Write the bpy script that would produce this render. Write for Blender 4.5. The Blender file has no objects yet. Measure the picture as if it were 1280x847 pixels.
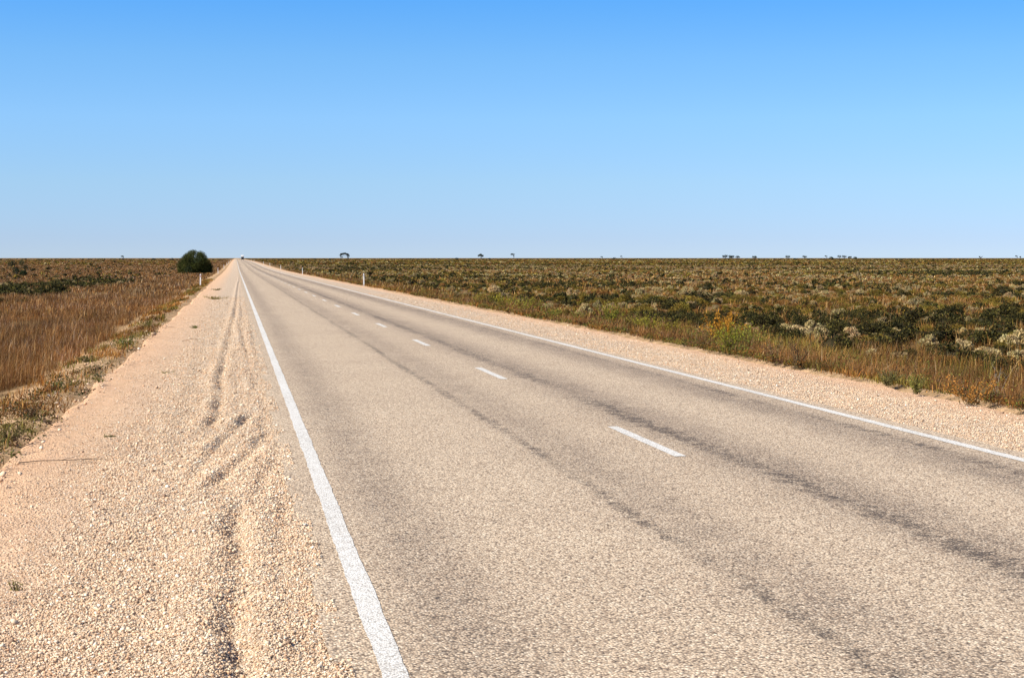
import bpy, bmesh, math, random
import numpy as np
R = math.radians
rng = np.random.default_rng(7); random.seed(7)
scene = bpy.context.scene
COL = scene.collection
# ------------------------------------------------------------------ camera constants (photo is 1280 x 847)
F, PW, PH = 2200.0, 1280.0, 847.0
YAW = math.atan(345/F); PITCH = math.atan(101.3/F); EYE = 2.0
SUN_EL, SUN_AZ = R(41), R(-108)            # azimuth measured from +Y towards +X

def prof(y):
    y = np.asarray(y, float)
    ys = np.array([-50, 0, 120, 240, 330, 420, 520, 650, 800, 950, 1150, 1400, 1750, 2200, 3000, 14000.])
    zs = np.array([.09, 0, -.245, -.49, -.66, -.72, -.62, -.42, -.19, -.02, .06, .12, .18, .18, .15, .1])
    return np.interp(y, ys, zs)
# smooth the profile once on a fine table
_ty = np.arange(-60, 14000, 5.0); _tz = prof(_ty); _k = np.ones(21)/21
_tz = np.convolve(np.pad(_tz, 10, mode='edge'), _k, mode='valid')
_tz -= np.interp(0, _ty, _tz)
def P(y): return np.interp(y, _ty, _tz)

# ------------------------------------------------------------------ value noise
_perm = np.random.default_rng(3).random((256, 256))
def vnoise(x, y):
    x = np.asarray(x, float); y = np.asarray(y, float)
    xi = np.floor(x).astype(int); yi = np.floor(y).astype(int); fx = x-xi; fy = y-yi
    fx = fx*fx*(3-2*fx); fy = fy*fy*(3-2*fy)
    a = _perm[xi & 255, yi & 255]; b = _perm[(xi+1) & 255, yi & 255]
    c = _perm[xi & 255, (yi+1) & 255]; d = _perm[(xi+1) & 255, (yi+1) & 255]
    return (a*(1-fx)+b*fx)*(1-fy)+(c*(1-fx)+d*fx)*fy
def fbm(x, y, o=4):
    s = 0; a = .5; t = 0
    for i in range(o):
        s = s+a*vnoise(x*2**i+17.3*i, y*2**i+9.1*i); t += a; a *= .5
    return s/t
def sstep(a, b, x):
    t = np.clip((np.asarray(x, float)-a)/(b-a), 0, 1); return t*t*(3-2*t)

XL, XR = -2.35, 10.45                      # outer edges of the gravel shoulders
def wob(y): return (fbm(y/4.0, y*0+3.3, 4)-.5)*.5
def H(x, y):
    x = np.asarray(x, float); y = np.asarray(y, float)
    tl = sstep(0, 1, (XL-x)/2.2); tr = sstep(0, 1, (x-XR)/2.5); t = tl+tr
    z = P(y)-.32*tl-.42*tr
    z = z+t*((fbm(x/14, y/14, 3)-.5)*.35+(fbm(x/2.2, y/2.2, 2)-.5)*.12)
    return z
def on_road(px, py):                        # road-plane point under a photo pixel
    x = (px-295)/(py-326.7)*1.976; return x, (F*EYE/(py-326.7)-x*.155)/.988
def track(x, y, pts, w, h):                 # soft berm and groove pushed up by a tyre
    q = sorted([on_road(*p) for p in pts], key=lambda a: a[1]); X = [a[0] for a in q]; Y = [a[1] for a in q]
    c = np.interp(y, Y, X)+(vnoise(y*.9, y*0+X[0]*9)-.5)*.07+(vnoise(y*3.3, y*0+X[0]*5)-.5)*.03
    L = Y[-1]-Y[0]; f = min(1.2, L*.3); fade = sstep(Y[0]-.2, Y[0]+f, y)*sstep(Y[-1]+.2, Y[-1]-f, y)
    amp = .35+1.1*vnoise(y*.8+3, y*0+X[0]*3)*(.8+.4*vnoise(y*2.5, y*0+X[0]*7)); d = (x-c)/w
    return .92*h*fade*amp*(np.exp(-(d+.9)**2)*.9-np.exp(-(d-.4)**2*1.7)*.8+np.exp(-(d-1.8)**2)*.35)
TRACKS = [([(284, 900), (286, 760), (289, 612)], .11, .052), ([(250, 900), (262, 700), (270, 560)], .12, .018),
 ([(234, 596), (262, 565), (317, 509)], .085, .042), ([(250, 612), (294, 577), (336, 535)], .085, .040), ([(300, 640), (330, 590), (352, 552)], .09, .024),
 ([(252, 542), (270, 513), (273, 470), (294, 385), (298, 352)], .10, .046), ([(318, 492), (304, 430), (292, 385)], .08, .022),
 ([(330, 560), (322, 470), (312, 400)], .08, .014), ([(340, 760), (345, 660), (342, 560)], .09, .012), ([(200, 640), (225, 520), (255, 420)], .16, .010), ([(305, 440), (300, 380), (299, 345)], .10, .020)]
def SH(x, y):                               # height of the left and right gravel shoulders
    x = np.asarray(x, float); y = np.asarray(y, float)
    z = P(y)-.012-.022*np.maximum(0, .4-x)*(x < 4)-.02*np.maximum(0, x-8)
    z = z+(fbm(x*2.1, y*1.2, 3)-.5)*.05+(fbm(x*9, y*9, 2)-.5)*.02
    left = np.zeros_like(z+x)
    for pts, w, h in TRACKS: left = left+track(x, y, pts, w, h)
    return z+left*(x < 3)

# ------------------------------------------------------------------ camera
cam = bpy.data.cameras.new('camera'); cam.sensor_width = 36; cam.lens = F/PW*36
cam.clip_end = 30000; cam.clip_start = .1
camo = bpy.data.objects.new('camera', cam); COL.objects.link(camo)
camo.location = (0, 0, EYE); camo.rotation_euler = (R(90)-PITCH, 0, -YAW)
scene.camera = camo
_cr = np.array(camo.rotation_euler.to_matrix())
def ray(px, py):
    d = _cr @ np.array([(px-PW/2)/F, -(py-PH/2)/F, -1.0]); return d/np.linalg.norm(d)
def ground_at(px, py):
    d = ray(px, py); t = 5.0
    for i in range(60000):
        p = d*t; z = EYE+p[2]
        if z <= H(p[0], p[1]): break
        t *= 1.0015
    return float(p[0]), float(p[1])
def at(px, Y):                              # the point on the ground under image column px at distance Y
    d = ray(px, 322); return float(d[0]/d[1]*Y), Y

# ------------------------------------------------------------------ mesh helpers
def np_mesh(name, V, Fc, C=None, smooth=False):
    V = np.ascontiguousarray(V, np.float32).reshape(-1, 3); Fc = np.ascontiguousarray(Fc, np.int32)
    m = bpy.data.meshes.new(name); n, k = Fc.shape
    m.vertices.add(len(V)); m.vertices.foreach_set('co', V.ravel())
    m.loops.add(n*k); m.loops.foreach_set('vertex_index', Fc.ravel())
    m.polygons.add(n); m.polygons.foreach_set('loop_start', np.arange(0, n*k, k, dtype=np.int32))
    m.polygons.foreach_set('loop_total', np.full(n, k, np.int32))
    if smooth: m.polygons.foreach_set('use_smooth', np.ones(n, bool))
    m.update(calc_edges=True)
    if C is not None:
        a = m.color_attributes.new('Col', 'FLOAT_COLOR', 'POINT')
        c4 = np.ones((len(V), 4), np.float32); c4[:, :3] = C; a.data.foreach_set('color', c4.ravel())
    return m
def link(name, mesh, mat=None, parent=None):
    o = bpy.data.objects.new(name, mesh); COL.objects.link(o)
    if mat is not None and not mesh.materials: mesh.materials.append(mat)
    if parent is not None: o.parent = parent
    return o
def tag(o, label=None, cat=None, group=None, kind=None):
    if label: o['label'] = label
    if cat: o['category'] = cat
    if group: o['group'] = group
    if kind: o['kind'] = kind
    return o
def empty(name, loc, rz=0):
    o = bpy.data.objects.new(name, None); COL.objects.link(o); o.location = loc; o.rotation_euler = (0, 0, rz)
    o.empty_display_size = .1; return o
def grid_faces(nx, ny):
    i = np.arange(nx-1)[:, None]*ny+np.arange(ny-1)[None, :]
    return np.stack([i, i+ny, i+ny+1, i+1], -1).reshape(-1, 4)
def bm_obj(name, bm, mat, parent=None):
    m = bpy.data.meshes.new(name); bm.to_mesh(m); bm.free(); return link(name, m, mat, parent)
def add_box(bm, c, s, bev=0, taper=1.0):
    r = bmesh.ops.create_cube(bm, size=1.0); vs = r['verts']
    for v in vs:
        k = taper if v.co.z > 0 else 1
        v.co = (c[0]+v.co.x*s[0]*k, c[1]+v.co.y*s[1]*k, c[2]+v.co.z*s[2])
    if bev:
        es = list({e for v in vs for e in v.link_edges})
        bmesh.ops.bevel(bm, geom=es, offset=bev, segments=2, affect='EDGES', profile=.6)
def tube_np(pts, rad, n=6):
    pts = np.array(pts, float); V = []; Fc = []
    for i, p in enumerate(pts):
        t = pts[min(i+1, len(pts)-1)]-pts[max(i-1, 0)]; t /= np.linalg.norm(t)+1e-9
        a = np.cross(t, [.31, .87, .38]); a /= np.linalg.norm(a); b = np.cross(t, a)
        for k in range(n):
            w = 2*math.pi*k/n; V.append(p+rad[i]*(a*math.cos(w)+b*math.sin(w)))
    for i in range(len(pts)-1):
        for k in range(n):
            q = (k+1) % n
            Fc += [(i*n+k, i*n+q, (i+1)*n+q), (i*n+k, (i+1)*n+q, (i+1)*n+k)]
    return np.array(V), np.array(Fc)
def join(parts):
    V = []; Fc = []; C = []; o = 0
    for v, f, c in parts:
        V.append(v); Fc.append(f+o); C.append(np.broadcast_to(np.asarray(c, float), v.shape)); o += len(v)
    return np.concatenate(V), np.concatenate(Fc), np.concatenate(C)

# ------------------------------------------------------------------ materials
class NT:
    def __init__(s, name):
        s.m = bpy.data.materials.new(name); s.m.use_nodes = True; s.t = s.m.node_tree; s.t.nodes.clear()
        s.out = s.n('ShaderNodeOutputMaterial')
    def n(s, typ, **kw):
        x = s.t.nodes.new(typ)
        for k, v in kw.items(): setattr(x, k, v)
        return x
    def put(s, sock, v):
        if isinstance(v, bpy.types.NodeSocket): s.t.links.new(v, sock)
        elif isinstance(v, (tuple, list)) and len(v) == 3 and sock.type == 'RGBA': sock.default_value = (*v, 1)
        else: sock.default_value = v
    def math(s, op, a, b=0.0, c=None):
        x = s.n('ShaderNodeMath', operation=op); s.put(x.inputs[0], a); s.put(x.inputs[1], b)
        if c is not None: s.put(x.inputs[2], c)
        return x.outputs[0]
    def mix(s, f, a, b, mode='MIX'):
        x = s.n('ShaderNodeMix', data_type='RGBA', blend_type=mode)
        s.put(x.inputs[0], f); s.put(x.inputs[6], a); s.put(x.inputs[7], b); return x.outputs[2]
    def noise(s, vec, scale, detail=4, rough=.6, dist=0):
        x = s.n('ShaderNodeTexNoise'); s.put(x.inputs['Vector'], vec); x.inputs['Scale'].default_value = scale
        x.inputs['Detail'].default_value = detail; x.inputs['Roughness'].default_value = rough
        x.inputs['Distortion'].default_value = dist; return x.outputs[0]
    def voro(s, vec, scale, feature='F1', rand=1):
        x = s.n('ShaderNodeTexVoronoi', feature=feature); s.put(x.inputs['Vector'], vec)
        x.inputs['Scale'].default_value = scale; x.inputs['Randomness'].default_value = rand; return x
    def ramp(s, f, stops, interp='LINEAR'):
        x = s.n('ShaderNodeValToRGB'); x.color_ramp.interpolation = interp; e = x.color_ramp.elements
        while len(e) > 1: e.remove(e[0])
        e[0].position = stops[0][0]; c = stops[0][1]; e[0].color = (*c, 1) if isinstance(c, tuple) else (c, c, c, 1)
        for p, c in stops[1:]:
            q = e.new(p); q.color = (*c, 1) if isinstance(c, tuple) else (c, c, c, 1)
        s.put(x.inputs[0], f); return x.outputs[0]
    def pos(s): return s.n('ShaderNodeNewGeometry').outputs['Position']
    def scaled(s, vec, sc):
        x = s.n('ShaderNodeMapping'); s.put(x.inputs[0], vec); x.inputs['Scale'].default_value = sc; return x.outputs[0]
    def bump(s, h, strength, dist, prev=None):
        x = s.n('ShaderNodeBump'); x.inputs['Strength'].default_value = strength; x.inputs['Distance'].default_value = dist
        s.put(x.inputs['Height'], h)
        if prev is not None: s.put(x.inputs['Normal'], prev)
        return x.outputs[0]
    def bsdf(s, col, rough=.8, normal=None, spec=.3, **kw):
        b = s.n('ShaderNodeBsdfPrincipled'); s.put(b.inputs['Base Color'], col); s.put(b.inputs['Roughness'], rough)
        b.inputs['Specular IOR Level'].default_value = spec
        if normal is not None: s.put(b.inputs['Normal'], normal)
        for k, v in kw.items(): s.put(b.inputs[k.replace('_', ' ')], v)
        s.t.links.new(b.outputs[0], s.out.inputs[0]); return b
def plain(name, col, rough=.6, spec=.3, vary=.12, scale=8, **kw):
    k = NT(name); tc = k.n('ShaderNodeTexCoord').outputs['Object']
    n = k.noise(tc, scale, 4); f = k.ramp(n, [(.3, 1-vary), (.7, 1+vary*.3)])
    k.bsdf(k.mix(1.0, col, f, 'MULTIPLY'), rough, None, spec, **kw); return k.m
def foliage(name, transl=.25, vary=.3):
    k = NT(name); a = k.n('ShaderNodeVertexColor', layer_name='Col').outputs[0]
    r = k.n('ShaderNodeObjectInfo').outputs['Random']
    g = k.math('MULTIPLY_ADD', r, vary*2, 1-vary); col = k.mix(1.0, a, g, 'MULTIPLY')
    b = k.bsdf(col, .75, None, .15)
    t = k.n('ShaderNodeBsdfTranslucent'); k.put(t.inputs[0], col)
    m = k.n('ShaderNodeMixShader'); m.inputs[0].default_value = transl
    k.t.links.new(b.outputs[0], m.inputs[1]); k.t.links.new(t.outputs[0], m.inputs[2])
    k.t.links.new(m.outputs[0], k.out.inputs[0]); return k.m
M_leaf = foliage('shrub_foliage', .12); M_grass = foliage('dry_grass', .12, .12); M_bark = foliage('grey_bark', 0, .1)

# stones
k = NT('limestone_gravel'); a = k.n('ShaderNodeVertexColor', layer_name='Col').outputs[0]
n1 = k.noise(k.pos(), 160, 3); col = k.mix(1.0, a, k.ramp(n1, [(.3, .82), (.7, 1.1)]), 'MULTIPLY')
k.bsdf(col, .9, k.bump(n1, .4, .004), .15); M_stone = k.m

# gravel shoulder
k = NT('sandy_gravel'); p = k.pos(); sx = k.n('ShaderNodeSeparateXYZ'); k.put(sx.inputs[0], p)
v = k.voro(p, 46); v2 = k.voro(p, 95); n = k.noise(p, .8, 5, .6); n2 = k.noise(p, 9, 4)
sand = k.mix(k.ramp(n, [(.35, 0.0), (.65, 1.0)]), (.66, .40, .25), (.70, .50, .345))
stone = k.mix(k.n('ShaderNodeSeparateColor').outputs[0], (.5, .4, .3), (.5, .4, .3))
sc = k.n('ShaderNodeSeparateColor'); k.put(sc.inputs[0], v.outputs['Color'])
stone = k.ramp(sc.outputs[0], [(0, (.40, .28, .19)), (.35, (.63, .48, .345)), (.8, (.77, .63, .49)), (1, (.88, .80, .69))])
gap = k.ramp(v.outputs['Distance'], [(.35, 1.0), (.75, .5)])
stone = k.mix(1.0, stone, gap, 'MULTIPLY')
# finer and sandier towards the outer edge of the left shoulder and the foot of the right one
outer = k.math('MAXIMUM', k.math('MULTIPLY_ADD', sx.outputs[0], -.62, -.45), k.math('MULTIPLY_ADD', sx.outputs[0], .9, -8.45))
outer = k.math('ADD', outer, k.math('MULTIPLY_ADD', n, .9, -.45)); outer.node.use_clamp = True
stonef = k.math('MULTIPLY_ADD', outer, -.75, .88)
col = k.mix(stonef, sand, stone)
sand_o = k.mix(k.math('MULTIPLY', outer, .5), col, (.66, .395, .225))
col = k.mix(1.0, sand_o, k.ramp(n2, [(.3, .86), (.7, 1.08)]), 'MULTIPLY')
nb = k.bump(k.math('SUBTRACT', 1.0, v.outputs['Distance']), .9, .02); nb = k.bump(k.math('SUBTRACT', 1.0, v2.outputs['Distance']), .6, .008, nb)
k.bsdf(col, .92, nb, .12); M_gravel = k.m

# chip seal road
k = NT('worn_chip_seal'); p = k.pos(); sx = k.n('ShaderNodeSeparateXYZ'); k.put(sx.inputs[0], p)
v = k.voro(p, 62); sc = k.n('ShaderNodeSeparateColor'); k.put(sc.inputs[0], v.outputs['Color']); pit = k.voro(p, 23)
chip = k.ramp(sc.outputs[0], [(0, (.12, .085, .06)), (.14, (.36, .265, .195)), (.4, (.61, .475, .345)), (.8, (.76, .615, .46)), (1, (.90, .785, .63))])
gapm = k.ramp(v.outputs['Distance'], [(.36, 0.0), (.62, 1.0)])
big = k.noise(p, .35, 4, .55); med = k.noise(k.scaled(p, (1, .45, 1)), 2.2, 5, .65); fine = k.noise(k.scaled(p, (1, .8, 1)), 16, 4, .7)
xw = k.math('ADD', sx.outputs[0], k.math('MULTIPLY_ADD', k.noise(k.scaled(p, (.6, .12, 1)), 1.0, 3), .26, -.13))
def band(c, w):
    d = k.math('DIVIDE', k.math('SUBTRACT', xw, c), w)
    return k.math('POWER', 2.718, k.math('MULTIPLY', k.math('MULTIPLY', d, d), -1.0))
b1, b2, b3, b4 = band(1.22, .34), band(3.42, .42), band(5.15, .52), band(7.15, .45)
tr = k.math('ADD', k.math('MULTIPLY', b1, .8), k.math('MULTIPLY', b2, .75))
tr = k.math('ADD', tr, k.math('ADD', k.math('MULTIPLY', b3, 1.15), k.math('MULTIPLY', b4, 1.2)))
tr = k.math('MULTIPLY', tr, k.ramp(med, [(.3, .45), (.7, 1.15)])); 
trc = k.math('MINIMUM', tr, 1.0)
# bleeding bitumen streaks along the wheel tracks
s1 = k.math('MAXIMUM', band(3.12, .20), k.math('MAXIMUM', band(5.0, .40), k.math('MULTIPLY', band(1.15, .30), .80)))
s1 = k.math('MAXIMUM', s1, k.math('MAXIMUM', k.math('MULTIPLY', band(7.35, .28), .95), k.math('MULTIPLY', band(3.7, .22), .75)))
st = k.noise(k.scaled(p, (.8, .75, 1)), 7.5, 6, .78)
streak = k.ramp(k.math('MULTIPLY', s1, st), [(.43, 0.0), (.55, 1.0)])
dark = k.mix(fine, (.062, .047, .036), (.125, .098, .078))
bit = k.math('ADD', k.math('MULTIPLY', gapm, .55), 0.0)
bit = k.math('ADD', bit, k.math('MULTIPLY', trc, .34))
pr = k.n('ShaderNodeSeparateColor'); k.put(pr.inputs[0], pit.outputs['Color'])
pnoise = k.ramp(k.noise(k.scaled(p, (.5, .16, 1)), 1.3, 4, .6), [(.36, .15), (.62, 1.0)])
pits = k.math('MULTIPLY', k.ramp(pit.outputs['Distance'], [(.22, 1.0), (.34, 0.0)]), k.ramp(pr.outputs[0], [(.10, 1.0), (.16, 0.0)]))
bit = k.math('ADD', bit, k.math('MULTIPLY', pits, .75))
streak = k.math('MULTIPLY', streak, pnoise)
bit = k.math('ADD', bit, k.math('MULTIPLY', streak, k.math('MULTIPLY_ADD', fine, 2.0, -.25)))
pick = k.math('ADD', k.math('MULTIPLY', sc.outputs[1], -.55), .18)
bit = k.math('ADD', bit, k.math('MULTIPLY', k.math('ADD', trc, streak), pick)); bit.node.use_clamp = True
chip = k.mix(k.math('MULTIPLY', trc, .45), chip, k.mix(1.0, chip, (.76, .74, .77), 'MULTIPLY'))
chip = k.mix(1.0, chip, k.ramp(big, [(.3, (.94, .92, .90)), (.7, (1.05, 1.04, 1.02))]), 'MULTIPLY')
col = k.mix(bit, chip, dark)
nb = k.bump(k.math('SUBTRACT', 1.0, v.outputs['Distance']), .75, .009)
k.bsdf(col, k.math('MULTIPLY_ADD', bit, -.2, .9), nb, .2); M_road = k.m

# road paint, worn through to dark chips
k = NT('worn_road_paint'); p = k.pos(); v = k.voro(p, 85); sc = k.n('ShaderNodeSeparateColor'); k.put(sc.inputs[0], v.outputs['Color'])
w = k.ramp(sc.outputs[2], [(.15, 1.0), (.17, 0.0)], 'LINEAR'); n = k.noise(p, 5, 5, .65)
white = k.mix(k.ramp(n, [(.35, 0.0), (.7, 1.0)]), (.66, .64, .61), (.76, .755, .74))
gp = k.ramp(v.outputs['Distance'], [(.5, 0.0), (.75, .6)])
col = k.mix(k.math('MAXIMUM', k.math('MULTIPLY', w, .75), gp), white, (.22, .19, .16))
k.bsdf(col, .7, k.bump(k.math('SUBTRACT', 1.0, v.outputs['Distance']), .5, .008), .25); M_paint = k.m

# plain: red-orange calcareous soil with dry litter
k = NT('red_soil_and_litter'); p = k.pos(); n = k.noise(p, .16, 5, .6); n2 = k.noise(p, 1.4, 5, .7); n3 = k.noise(p, 12, 4, .7)
soil = k.mix(n3, (.34, .135, .055), (.50, .24, .115))
litter = k.mix(n3, (.10, .058, .020), (.22, .14, .055))
f = k.ramp(k.math('ADD', k.math('MULTIPLY', n, .6), k.math('MULTIPLY', n2, .4)), [(.53, 0.0), (.66, .9)])
col = k.mix(f, litter, soil)
far = k.noise(k.scaled(p, (1, .5, 1)), .02, 5, .65)
col = k.mix(k.ramp(far, [(.4, 0.0), (.6, .55)]), col, (.14, .088, .045))
sx = k.n('ShaderNodeSeparateXYZ'); k.put(sx.inputs[0], p)
rim = k.math('MAXIMUM', k.math('MULTIPLY_ADD', sx.outputs[0], 1.0, 4.4), 0.0); rim.node.use_clamp = True
rim2 = k.math('MULTIPLY_ADD', sx.outputs[0], -1.0, 12.2); rim2.node.use_clamp = True
rim = k.math('MULTIPLY', k.math('MULTIPLY', rim, rim2), k.ramp(n2, [(.38, .25), (.6, .95)]))
col = k.mix(rim, col, k.mix(n3, (.42, .26, .14), (.62, .43, .26)))
k.bsdf(col, .95, k.bump(n3, .6, .05), .1); M_soil = k.m

M_white = plain('white_plastic', (.82, .82, .80), .45, .4, .06)
M_red = plain('red_reflector', (.5, .03, .02), .25, .5); M_grey = plain('grey_reflector', (.45, .46, .47), .25, .5)
M_twig = plain('dead_twig', (.17, .12, .085), .9, .1)
M_tw = plain('white_truck_paint', (.85, .85, .84), .35, .5, .04); M_tdark = plain('dark_truck_parts', (.03, .03, .035), .45, .4)
M_glass = plain('windscreen_glass', (.02, .025, .03), .08, .6, .02); M_rub = plain('tyre_rubber', (.025, .025, .025), .85, .2)
M_chrome = plain('bumper_metal', (.55, .55, .56), .25, .5, .05, Metallic=.9)
M_lamp = plain('headlight_lens', (.75, .75, .72), .12, .6, .03)

# ------------------------------------------------------------------ ground sheet
YN = np.unique(np.round(np.concatenate([np.arange(-40, 60, .5), 60*1.012**np.arange(0, 460)]), 4)); YN = YN[YN < 14000]
xs = np.concatenate([-np.geomspace(60, 9000, 60)[::-1], np.arange(-58, -6, 1.0), np.arange(-6, 16, .3), np.arange(16, 90, 1.0), np.geomspace(91, 9000, 70)])
gx, gy = np.meshgrid(xs, YN, indexing='ij'); gz = H(gx, gy)
inner = sstep(XL-.35, XL+.1, gx)*sstep(XR+.35, XR-.1, gx); gz = gz-.16*inner
tag(link('ground', np_mesh('ground', np.stack([gx, gy, gz], -1), grid_faces(len(xs), len(YN)), smooth=True), M_soil), kind='structure')

# ------------------------------------------------------------------ road, lines and shoulders
YR = np.unique(np.round(np.concatenate([np.arange(2, 30, .035), 30*1.004**np.arange(0, 1130)]), 4)); YR = YR[YR < 2600]
def strip(xa, xb, lift, ya=None, yb=None, jit=0.0, seed=0.0, nx=2):
    Y = YR if ya is None else YR[(YR >= ya) & (YR <= yb)]
    if ya is not None: Y = np.unique(np.concatenate([[ya], Y, [yb]]))
    ja = (fbm(Y*6, Y*0+seed, 3)-.5)*2*jit*.6+(fbm(Y*1.1, Y*0+seed+5, 2)-.5)*jit; jb = (fbm(Y*6, Y*0+seed+11, 3)-.5)*2*jit*.6+(fbm(Y*1.1, Y*0+seed+19, 2)-.5)*jit
    t = np.linspace(0, 1, nx)[:, None]
    X = (xa+ja)[None, :]*(1-t)+(xb+jb)[None, :]*t; Yg = np.broadcast_to(Y, X.shape); Z = P(YRi(Yg))+lift if False else np.interp(Yg, YR, P(YR))+lift
    return np.stack([X, Yg, Z], -1), grid_faces(nx, len(Y))
V, Fc = strip(.44, 8.12, 0, jit=.05, nx=6)
road = tag(link('road', np_mesh('road', V, Fc), M_road), kind='structure')
for (xa, xb, sd) in ((.68, .815, 1.0), (7.745, 7.885, 2.0)):
    V, Fc = strip(xa, xb, .004, jit=.013, seed=sd); link('edge_line', np_mesh('edge_line', V, Fc), M_paint, road)
for i in range(-1, 72):
    y0 = 17.5+12*i
    V, Fc = strip(4.43, 4.56, .004, y0, y0+3.3, jit=.01, seed=i*3.1); link('lane_dash', np_mesh('lane_dash', V, Fc), M_paint, road)

def shoulder(name, x0, x1, wl, wr):
    Y = np.unique(np.round(np.concatenate([np.arange(2, 7, .2), np.arange(7, 26, .04), np.arange(26, 60, .1), 60*1.01**np.arange(0, 400)]), 4)); Y = Y[Y < 2600]
    nx = 75; t = np.linspace(0, 1, nx)[:, None]
    a = x0+(wob(Y)*wl)[None, :]; b = x1+(wob(Y+77)*wr)[None, :]
    X = a*(1-t)+b*t; Yg = np.broadcast_to(Y, X.shape); Z = SH(X, Yg)
    # the outer rim dips under the plain
    if wl: Z = Z-.14*sstep(.10, 0, t)
    else: Z = Z-.14*sstep(.90, 1, t)
    return tag(link(name, np_mesh(name, np.stack([X, Yg, Z], -1), grid_faces(nx, len(Y)), smooth=True), M_gravel), kind='structure')
shoulder('gravel_shoulder', XL-.2, .52, 1, 0)
shoulder('gravel_shoulder', 8.02, XR+.25, 0, 1)

# ------------------------------------------------------------------ loose stones (one object of stuff per shoulder side, too many to count)
t_ = (1+5**.5)/2
ICO_V = np.array([(-1, t_, 0), (1, t_, 0), (-1, -t_, 0), (1, -t_, 0), (0, -1, t_), (0, 1, t_), (0, -1, -t_), (0, 1, -t_), (t_, 0, -1), (t_, 0, 1), (-t_, 0, -1), (-t_, 0, 1)])/1.902
ICO_F = np.array([(0, 11, 5), (0, 5, 1), (0, 1, 7), (0, 7, 10), (0, 10, 11), (1, 5, 9), (5, 11, 4), (11, 10, 2), (10, 7, 6), (7, 1, 8), (3, 9, 4), (3, 4, 2), (3, 2, 6), (3, 6, 8), (3, 8, 9), (4, 9, 5), (2, 4, 11), (6, 2, 10), (8, 6, 7), (9, 8, 1)])
OCT_V = np.array([(1, 0, 0), (-1, 0, 0), (0, 1, 0), (0, -1, 0), (0, 0, 1), (0, 0, -1)], float)
OCT_F = np.array([(0, 2, 4), (2, 1, 4), (1, 3, 4), (3, 0, 4), (2, 0, 5), (1, 2, 5), (3, 1, 5), (0, 3, 5)])
def rand_rot(n):
    q = rng.normal(size=(n, 4)); q /= np.linalg.norm(q, axis=1)[:, None]; w, x, y, z = q.T
    return np.stack([np.stack([1-2*(y*y+z*z), 2*(x*y-z*w), 2*(x*z+y*w)], -1), np.stack([2*(x*y+z*w), 1-2*(x*x+z*z), 2*(y*z-x*w)], -1), np.stack([2*(x*z-y*w), 2*(y*z+x*w), 1-2*(x*x+y*y)], -1)], -2)
PAL = np.array([(.72, .53, .365), (.76, .60, .435), (.62, .43, .28), (.82, .69, .53), (.49, .335, .22), (.70, .43, .265), (.86, .78, .66), (.30, .20, .14)])
def stones(x, y, r, BV, BF, zf=SH, sink=.15):
    n = len(x); nv = len(BV)
    s = r[:, None]*rng.uniform(.65, 1.25, (n, 3)); V = BV[None]*(1+rng.uniform(-.34, .30, (n, nv, 1)))*s[:, None, :]
    V = np.einsum('nij,nvj->nvi', rand_rot(n), V); V[..., 2] *= .75
    z = zf(x, y)+r*(.62-sink*2.2*rng.random(n)); V = V+np.stack([x, y, z], -1)[:, None, :]
    C = PAL[rng.choice(len(PAL), n, p=[.22, .2, .17, .10, .11, .10, .04, .06])]*rng.uniform(.85, 1.1, (n, 1))
    Fc = BF[None]+(np.arange(n)*nv)[:, None, None]
    return V.reshape(-1, 3), Fc.reshape(-1, 3), np.repeat(C, nv, 0)
def seen(x, y, m=2.5): return (x > -.158*y-m) & (x < .51*y+m)
def spread(x0, x1, y0, y1, dens):
    n = int((x1-x0)*(y1-y0)*dens); x = rng.uniform(x0, x1, n); y = rng.uniform(y0, y1, n); q = seen(x, y, .8); return x[q], y[q]
def gravel_keep(x, y):                      # fewer stones on the sandy outer strip and in wheel-swept paths
    d = sstep(-2.1, -.9, x+(fbm(x*.8, y*.5, 3)-.5)*1.6)*(x < 4)+(x > 4)*sstep(10.5, 9.5, x+(fbm(x, y*.5, 3)-.5)*.9)
    d = d*(.55+.6*fbm(x*1.6, y*.8, 3))
    return rng.random(len(x)) < .09+.91*d
parts = []
for (y0, y1, dens, rm, B) in ((7, 13, 6600, .0050, 'i'), (13, 19, 3400, .0058, 'i'), (19, 28, 1700, .0072, 'o'), (28, 42, 900, .0082, 'o'), (42, 65, 380, .0094, 'o'), (65, 100, 110, .011, 'o')):
    x, y = spread(-2.4, .56, y0, y1, dens); q = gravel_keep(x, y); x, y = x[q], y[q]
    r = rm*np.exp(rng.normal(0, .38, len(x))); r = np.where(x < -1.3, r*.75, r)
    parts.append(stones(x, y, r, *((ICO_V, ICO_F) if B == 'i' else (OCT_V, OCT_F))))
for (y0, y1, dens, rm) in ((15, 26, 2400, .0056), (26, 40, 1100, .0066), (40, 65, 380, .0080), (65, 110, 90, .011)):
    x, y = spread(8.0, XR, y0, y1, dens); q = gravel_keep(x, y); x, y = x[q], y[q]
    parts.append(stones(x, y, rm*np.exp(rng.normal(0, .42, len(x))), OCT_V, OCT_F))
# bigger pale rocks along the left rim
x, y = spread(-3.3, -2.0, 15, 60, 9); r = .014*np.exp(rng.normal(0, .45, len(x)))
parts.append(stones(x, y, r, ICO_V, ICO_F, zf=lambda a, b: np.maximum(H(a, b), 0*a-9)))
V, Fc, C = join(parts)
tag(link('gravel', np_mesh('gravel', V, Fc, C), M_stone), 'loose pale limestone gravel strewn over both road shoulders', 'gravel', kind='stuff')

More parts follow.
